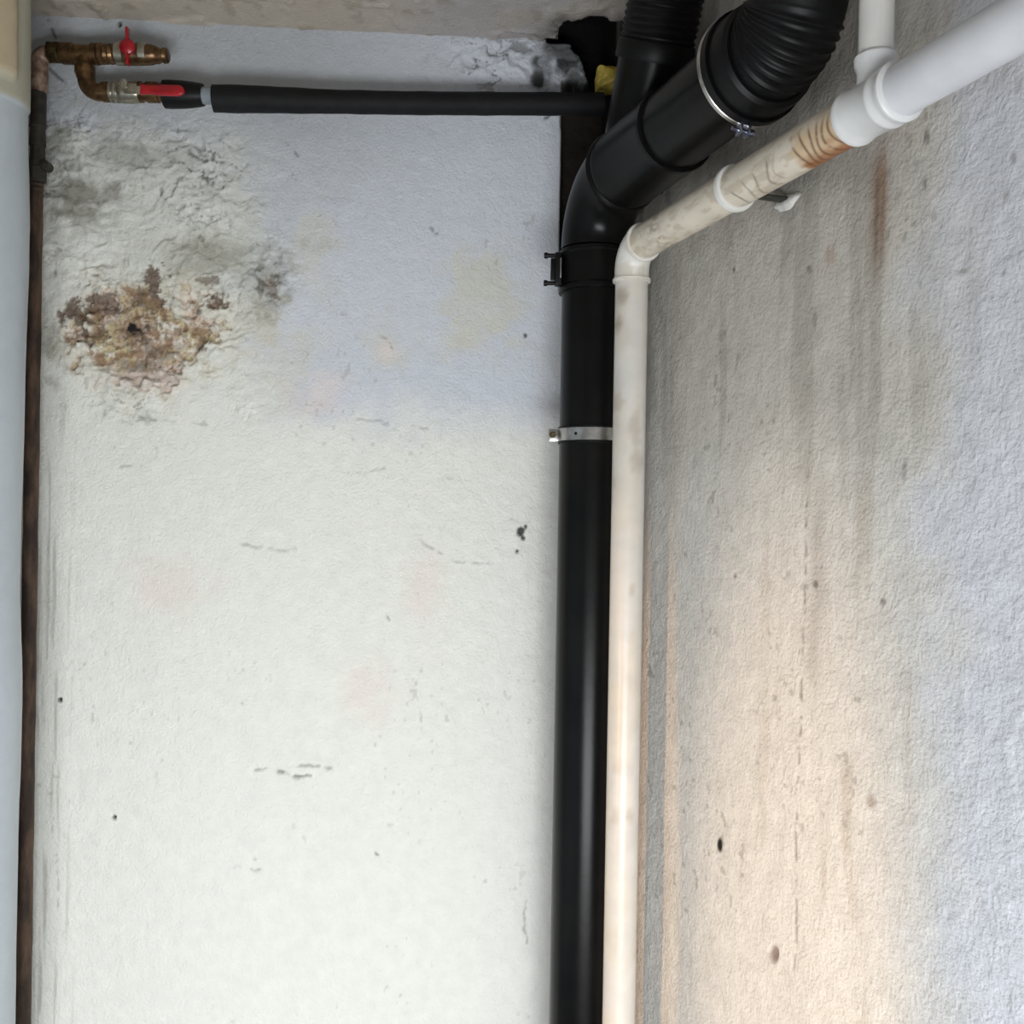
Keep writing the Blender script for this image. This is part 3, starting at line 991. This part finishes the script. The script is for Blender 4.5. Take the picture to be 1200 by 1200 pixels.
# small clip with a dab of plaster under the run
d_ = 1.230
wp = WA(d_)
clip = empty('pipe_clip', wp, 'small dark clip set in white plaster under the slanting white pipe', 'clip')
wallp = X(XR(wp.y), wp.y, wp.z) + NR * 0
wall_pt = wp - NR * ((wp - X(XR(1.56), 1.56, wp.z)).dot(NR))
bm = bmesh.new()
box(bm, (wp - NR * .0255 + wall_pt) / 2 + Z * -.004, NR, Z, DW, (wp - wall_pt).length - .0255, .004, .016, .001)
part('bracket', bm, M_IRON, clip)
bm = bmesh.new()
bmesh.ops.create_icosphere(bm, subdivisions=3, radius=1)
for v in bm.verts:
    n_ = 1 + .14 * math.sin(v.co.x * 3 + v.co.z * 4) + .06 * math.sin(v.co.y * 7)
    q = v.co * n_
    v.co = wall_pt + Z * -.006 + NR * (q.x * .006) + Z * q.z * .010 + DW * q.y * .026
part('plaster_dab', bm, M_DAB, clip)

# ------------------------------------------------------------------ rusty riser and brass fittings
DV = 1.640
EX = X(1, 0, 0)
riser = empty('water_pipe', (at(27, 1200, 1.66).x, 1.66, 0), 'old brown rusty water pipe climbing the left edge to brass elbow fittings', 'pipe')
a_t, a_b = at(41.5, 225, DV), at(27.5, 1190, DV)
bdir = (a_b - a_t)
a_f = a_t + bdir * ((a_t.z - 0.0) / -bdir.z)
bm = bmesh.new()
pp = [a_f.lerp(a_t, i / 60) for i in range(61)]
sweep(bm, pp, [.0120 + .0007 * math.sin(i * 1.7) * math.sin(i * .63) for i in range(61)], 20)
part('pipe', bm, M_RUST, riser)


def vfit(name, prof, mat, xc=45.0, seg=24, parent=riser):
    """prof: (py, half width in px) going up"""
    bm = bmesh.new()
    c = at(xc, prof[0][0], DV)
    lathe(bm, c, Z, [(at(xc, y, DV).z - c.z, r * DV / FOC) for y, r in prof], seg)
    return part(name, bm, mat, parent)


def hfit(name, prof, mat, yc, seg=24, parent=riser, d=DV):
    """prof: (px, half height in px) going right"""
    bm = bmesh.new()
    c = at(prof[0][0], yc, d)
    lathe(bm, c, EX, [(at(x, yc, d).x - c.x, r * d / FOC) for x, r in prof], seg)
    return part(name, bm, mat, parent)


vfit('thread', [(230, 6.5), (228, 8.5), (225, 7), (222, 8.5), (219, 7), (216, 8), (213, 7)], M_RUST, 42.5)
un = vfit('union_nut', [(214, 8), (212, 10.5), (200, 11), (197, 11), (196, 9.5), (188, 9.5), (184, 9), (170, 8.5)], M_IRON, 43.5, 8)
bm = bmesh.new()
k = at(54.5, 195, DV)
lathe(bm, k - X(0, .012, 0), (0, 1, 0), [(0, .004), (.001, .0085), (.020, .0085), (.022, .006)], 14)
sub('lug', bm, M_IRON, un)
vfit('coupling', [(172, 9), (170, 9.5), (152, 8.5), (150, 8.5), (149, 9.5), (148, 9.5), (146, 9), (112, 9), (108, 8.5)], M_IRON, 44.0)
vfit('reducer', [(109, 8), (107, 9), (92, 9.5), (84, 9.5), (80, 9), (78, 9)], M_COPPER, 46.0)
# elbow at the very top
YT, YL = 63.0, 108.0
pc = at(46, YT, DV)
bm = bmesh.new()
ea = arc(X(at(46.3, 74, DV).x, DV, pc.z), Z, EX, 10 * DV / FOC, 12)
sweep(bm, [X(ea[0].x, DV, at(46, 80, DV).z), X(ea[0].x, DV, at(46, 77, DV).z)] + ea + [X(at(60, YT, DV).x, DV, pc.z)], [.0150, .0140] + [.0140] * 13 + [.0140], 24)
part('elbow', bm, M_COPPER, riser)
hfit('hex_nut', [(57, 11), (58, 12.5), (62, 12.5), (62.5, 11.5), (66, 11.5), (66.5, 12.5), (71, 12.5), (72, 10.5)], M_BRASSD, 61.5, 8)
# tee with its downward outlet and the lower elbow
bm = bmesh.new()
c = at(72, 62.5, DV)
px2 = lambda a: a * DV / FOC
lathe(bm, c, EX, [(0, px2(11.5)), (px2(2), px2(12.5)), (px2(14), px2(12.5)), (px2(16), px2(10.5)), (px2(36), px2(10.5)), (px2(37), px2(12.5)), (px2(43), px2(12.5)), (px2(44), px2(11))], 28)
c = at(100, 62.5, DV)
lathe(bm, c, -Z, [(px2(4), px2(9.5)), (px2(15), px2(9.5)), (px2(16), px2(11.5)), (px2(24), px2(11.5)), (px2(25), px2(10))], 28)
part('tee', bm, M_BRASS, riser)
bm = bmesh.new()
lc = at(101, YL, DV)
ea = arc(lc, -Z, EX, px2(16), 14)
sweep(bm, [at(100, 85, DV), at(100, 88, DV)] + ea + [at(121, YL, DV), at(121.1, YL, DV), at(129, YL, DV)], [px2(10.5), px2(10.5)] + [px2(10)] * len(ea) + [px2(10), px2(11.5), px2(11.5)], 28)
part('elbow', bm, M_BRASS, riser)

# upper stub valve with a red wing handle
v1 = empty('ball_valve', at(155, YT, DV), 'brass stub valve with small red wing handle, upper of the two', 'valve')
hfit('body', [(116.5, 10.5), (117, 12), (121, 12), (122, 11), (124, 12), (128, 11), (130, 12), (134, 11), (136, 12), (142, 12.5), (150, 12.5), (162, 12.5), (170, 12), (178, 11.5), (184, 9.5), (185, 9)], M_BRASS, YT, parent=v1)
hfit('collar', [(137, 12.3), (137.2, 12.9), (146, 12.9), (146.3, 12.3)], M_CHROME, YT, 28, v1)
hfit('collar', [(165, 12.0), (165.2, 12.8), (173, 12.4), (173.3, 11.8)], M_CHROME, YT, 28, v1)
hfit('nozzle', [(184, 9.5), (186, 9.5), (188, 8), (191, 8), (192, 9), (196, 8.5), (197.5, 7), (198, 5)], M_BRASS, YT + 2, parent=v1)
bm = bmesh.new()
hc = at(155.5, YT - .5, DV)
lathe(bm, hc - X(0, .030, 0), (0, 1, 0), [(0, .004), (.001, .008), (.004, .0125), (.010, .0130), (.012, .011), (.013, .006), (.030, .006)], 28)
hd = part('handle', bm, M_RED, v1)
for sg, ln in ((1, .026), (-1, .024)):
    bm = bmesh.new()
    t_ = (Z * sg + EX * (.05 if sg < 0 else -.02)).normalized()
    box(bm, hc - X(0, .022, 0) + t_ * (.008 + ln / 2), t_, X(0, 1, 0), t_.cross(X(0, 1, 0)), ln - .004, .012, .0042, .0015)
    sub('wing', bm, M_RED, hd)

# lower valve with a red lever
v2 = empty('ball_valve', at(150, YL, DV), 'nickel ball valve with long red lever feeding the insulated pipe, lower one', 'valve')
hfit('body', [(129, 10.5), (130, 12), (132.5, 12), (133, 10.5), (135, 11), (136, 12.2), (139, 12.2), (139.5, 11), (141, 12), (146, 12.5), (158, 12.5), (162, 12), (164, 11.5)], M_CHROME, YL, parent=v2)
hfit('tail', [(163.5, 10.5), (164, 12), (167, 12), (168, 10.5), (172, 10.5), (173, 12), (186, 12), (187, 10.5), (196, 10.5)], M_BRASS, YL, parent=v2)
bm = bmesh.new()
pc = at(151.5, YL - 2, DV)
lathe(bm, pc - X(0, .030, 0), (0, 1, 0), [(0, .003), (.001, .0075), (.006, .0075), (.006, .005), (.030, .005)], 20)
sp = part('stem', bm, M_CHROME, v2)
bm = bmesh.new()
l0, l1 = at(165, 105, DV - .030), at(216, 106.5, DV - .036)
dd = (l1 - l0).normalized()
uu = dd.cross(X(0, 1, 0)).normalized()
ww = dd.cross(uu)
stn = 16
rings = []
for i in range(stn + 1):
    t = i / stn
    hw = px2(6.2 - 1.0 * abs(math.sin(t * 7)) * (t < .5)) * (1 if t < .85 else math.sqrt(max(1 - ((t - .85) / .16) ** 2, 0.05)))
    th_ = .0028
    p = l0.lerp(l1, t)
    rings.append([bm.verts.new(p + uu * hw * a + ww * th_ * b) for a, b in ((-1, -.5), (-.8, -1), (.8, -1), (1, -.5), (1, .5), (.8, 1), (-.8, 1), (-1, .5))])
for a, b in zip(rings, rings[1:]):
    for j in range(8):
        bm.faces.new((a[j], a[(j + 1) % 8], b[(j + 1) % 8], b[j]))
bm.faces.new(rings[0][::-1])
bm.faces.new(rings[-1])
lev = part('lever', bm, M_RED, v2, 50)
bm = bmesh.new()
m0, m1 = at(180, 107, DV - .0336), at(213, 107.5, DV - .038)
box(bm, (m0 + m1) / 2, dd, uu, ww, (m1 - m0).length, px2(3.2), .0020, .0007)
sub('grip_rib', bm, M_RED, lev)
bm = bmesh.new()
box(bm, at(157, 105.5, DV - .025), EX, (0, 1, 0), Z, px2(22), .0030, px2(9), .001)
sub('lever_plate', bm, M_CHROME, lev)

# insulated pipe
ins = empty('insulated_pipe', at(470, 120, 1.66), 'black foam-insulated water pipe running level along the top of the back wall', 'pipe')
hfit('cuff', [(192.5, 9), (193, 15.8), (200, 16), (214, 15.6), (226, 14.5), (236, 13), (238, 12.5), (238.2, 8)], M_RUBBER, 110.5, 32, ins)
hfit('inner_pipe', [(236, 9.8), (254, 9.8)], M_GREYPIPE, 112, 24, ins)
bm = bmesh.new()
ctl = [(250, 115.5, 1.640), (300, 116.5, 1.645), (380, 119, 1.655), (470, 120.8, 1.667), (560, 121.5, 1.680), (640, 121.8, 1.692), (712, 122, 1.703)]
path, rads = [], []
for (x0, y0, d0), (x1, y1, d1) in zip(ctl, ctl[1:]):
    for i in range(14):
        t = i / 14
        xx, yy, dd_ = x0 + (x1 - x0) * t, y0 + (y1 - y0) * t, d0 + (d1 - d0) * t
        path.append(at(xx, yy, dd_))
        rads.append(.0222 - .0032 * sstep(260, 420, np.array(xx)) + .0004 * math.sin(xx * .13) * math.sin(xx * .041))
sweep(bm, path, [float(r) for r in rads], 32)
part('foam_sleeve', bm, M_FOAM, ins)


# ------------------------------------------------------------------ yellow foam
def lump(name, c, sx, sy, sz, label, seed):
    bm = bmesh.new()
    bmesh.ops.create_icosphere(bm, subdivisions=4, radius=1)
    for v in bm.verts:
        p = v.co.copy()
        q = Vector((math.copysign(abs(p.x) ** .6, p.x), math.copysign(abs(p.y) ** .6, p.y), math.copysign(abs(p.z) ** .6, p.z)))
        f = 1 + .10 * math.sin(p.x * 4 + seed) * math.sin(p.z * 5 + seed * 2) + .05 * math.sin(p.y * 11 + p.x * 9)
        v.co = Vector(c) + Vector((q.x * sx, q.y * sy, q.z * sz)) * f
    o = part(name, bm, M_YELLOW, None)
    return tag(o, label, 'foam', 'yellow foam plugs')


lump('foam_plug', at(711, 95, 1.735), .020, .040, .0155, 'yellow foam plug in the broken hole above the black insulated pipe', 1.0)
ft = b1 + bd * (Lf * .86)
lump('foam_plug', ft + X(-.060, .012, .012), .022, .030, .040, 'yellow foam smear at the ceiling beside the rear black connector', 2.3)
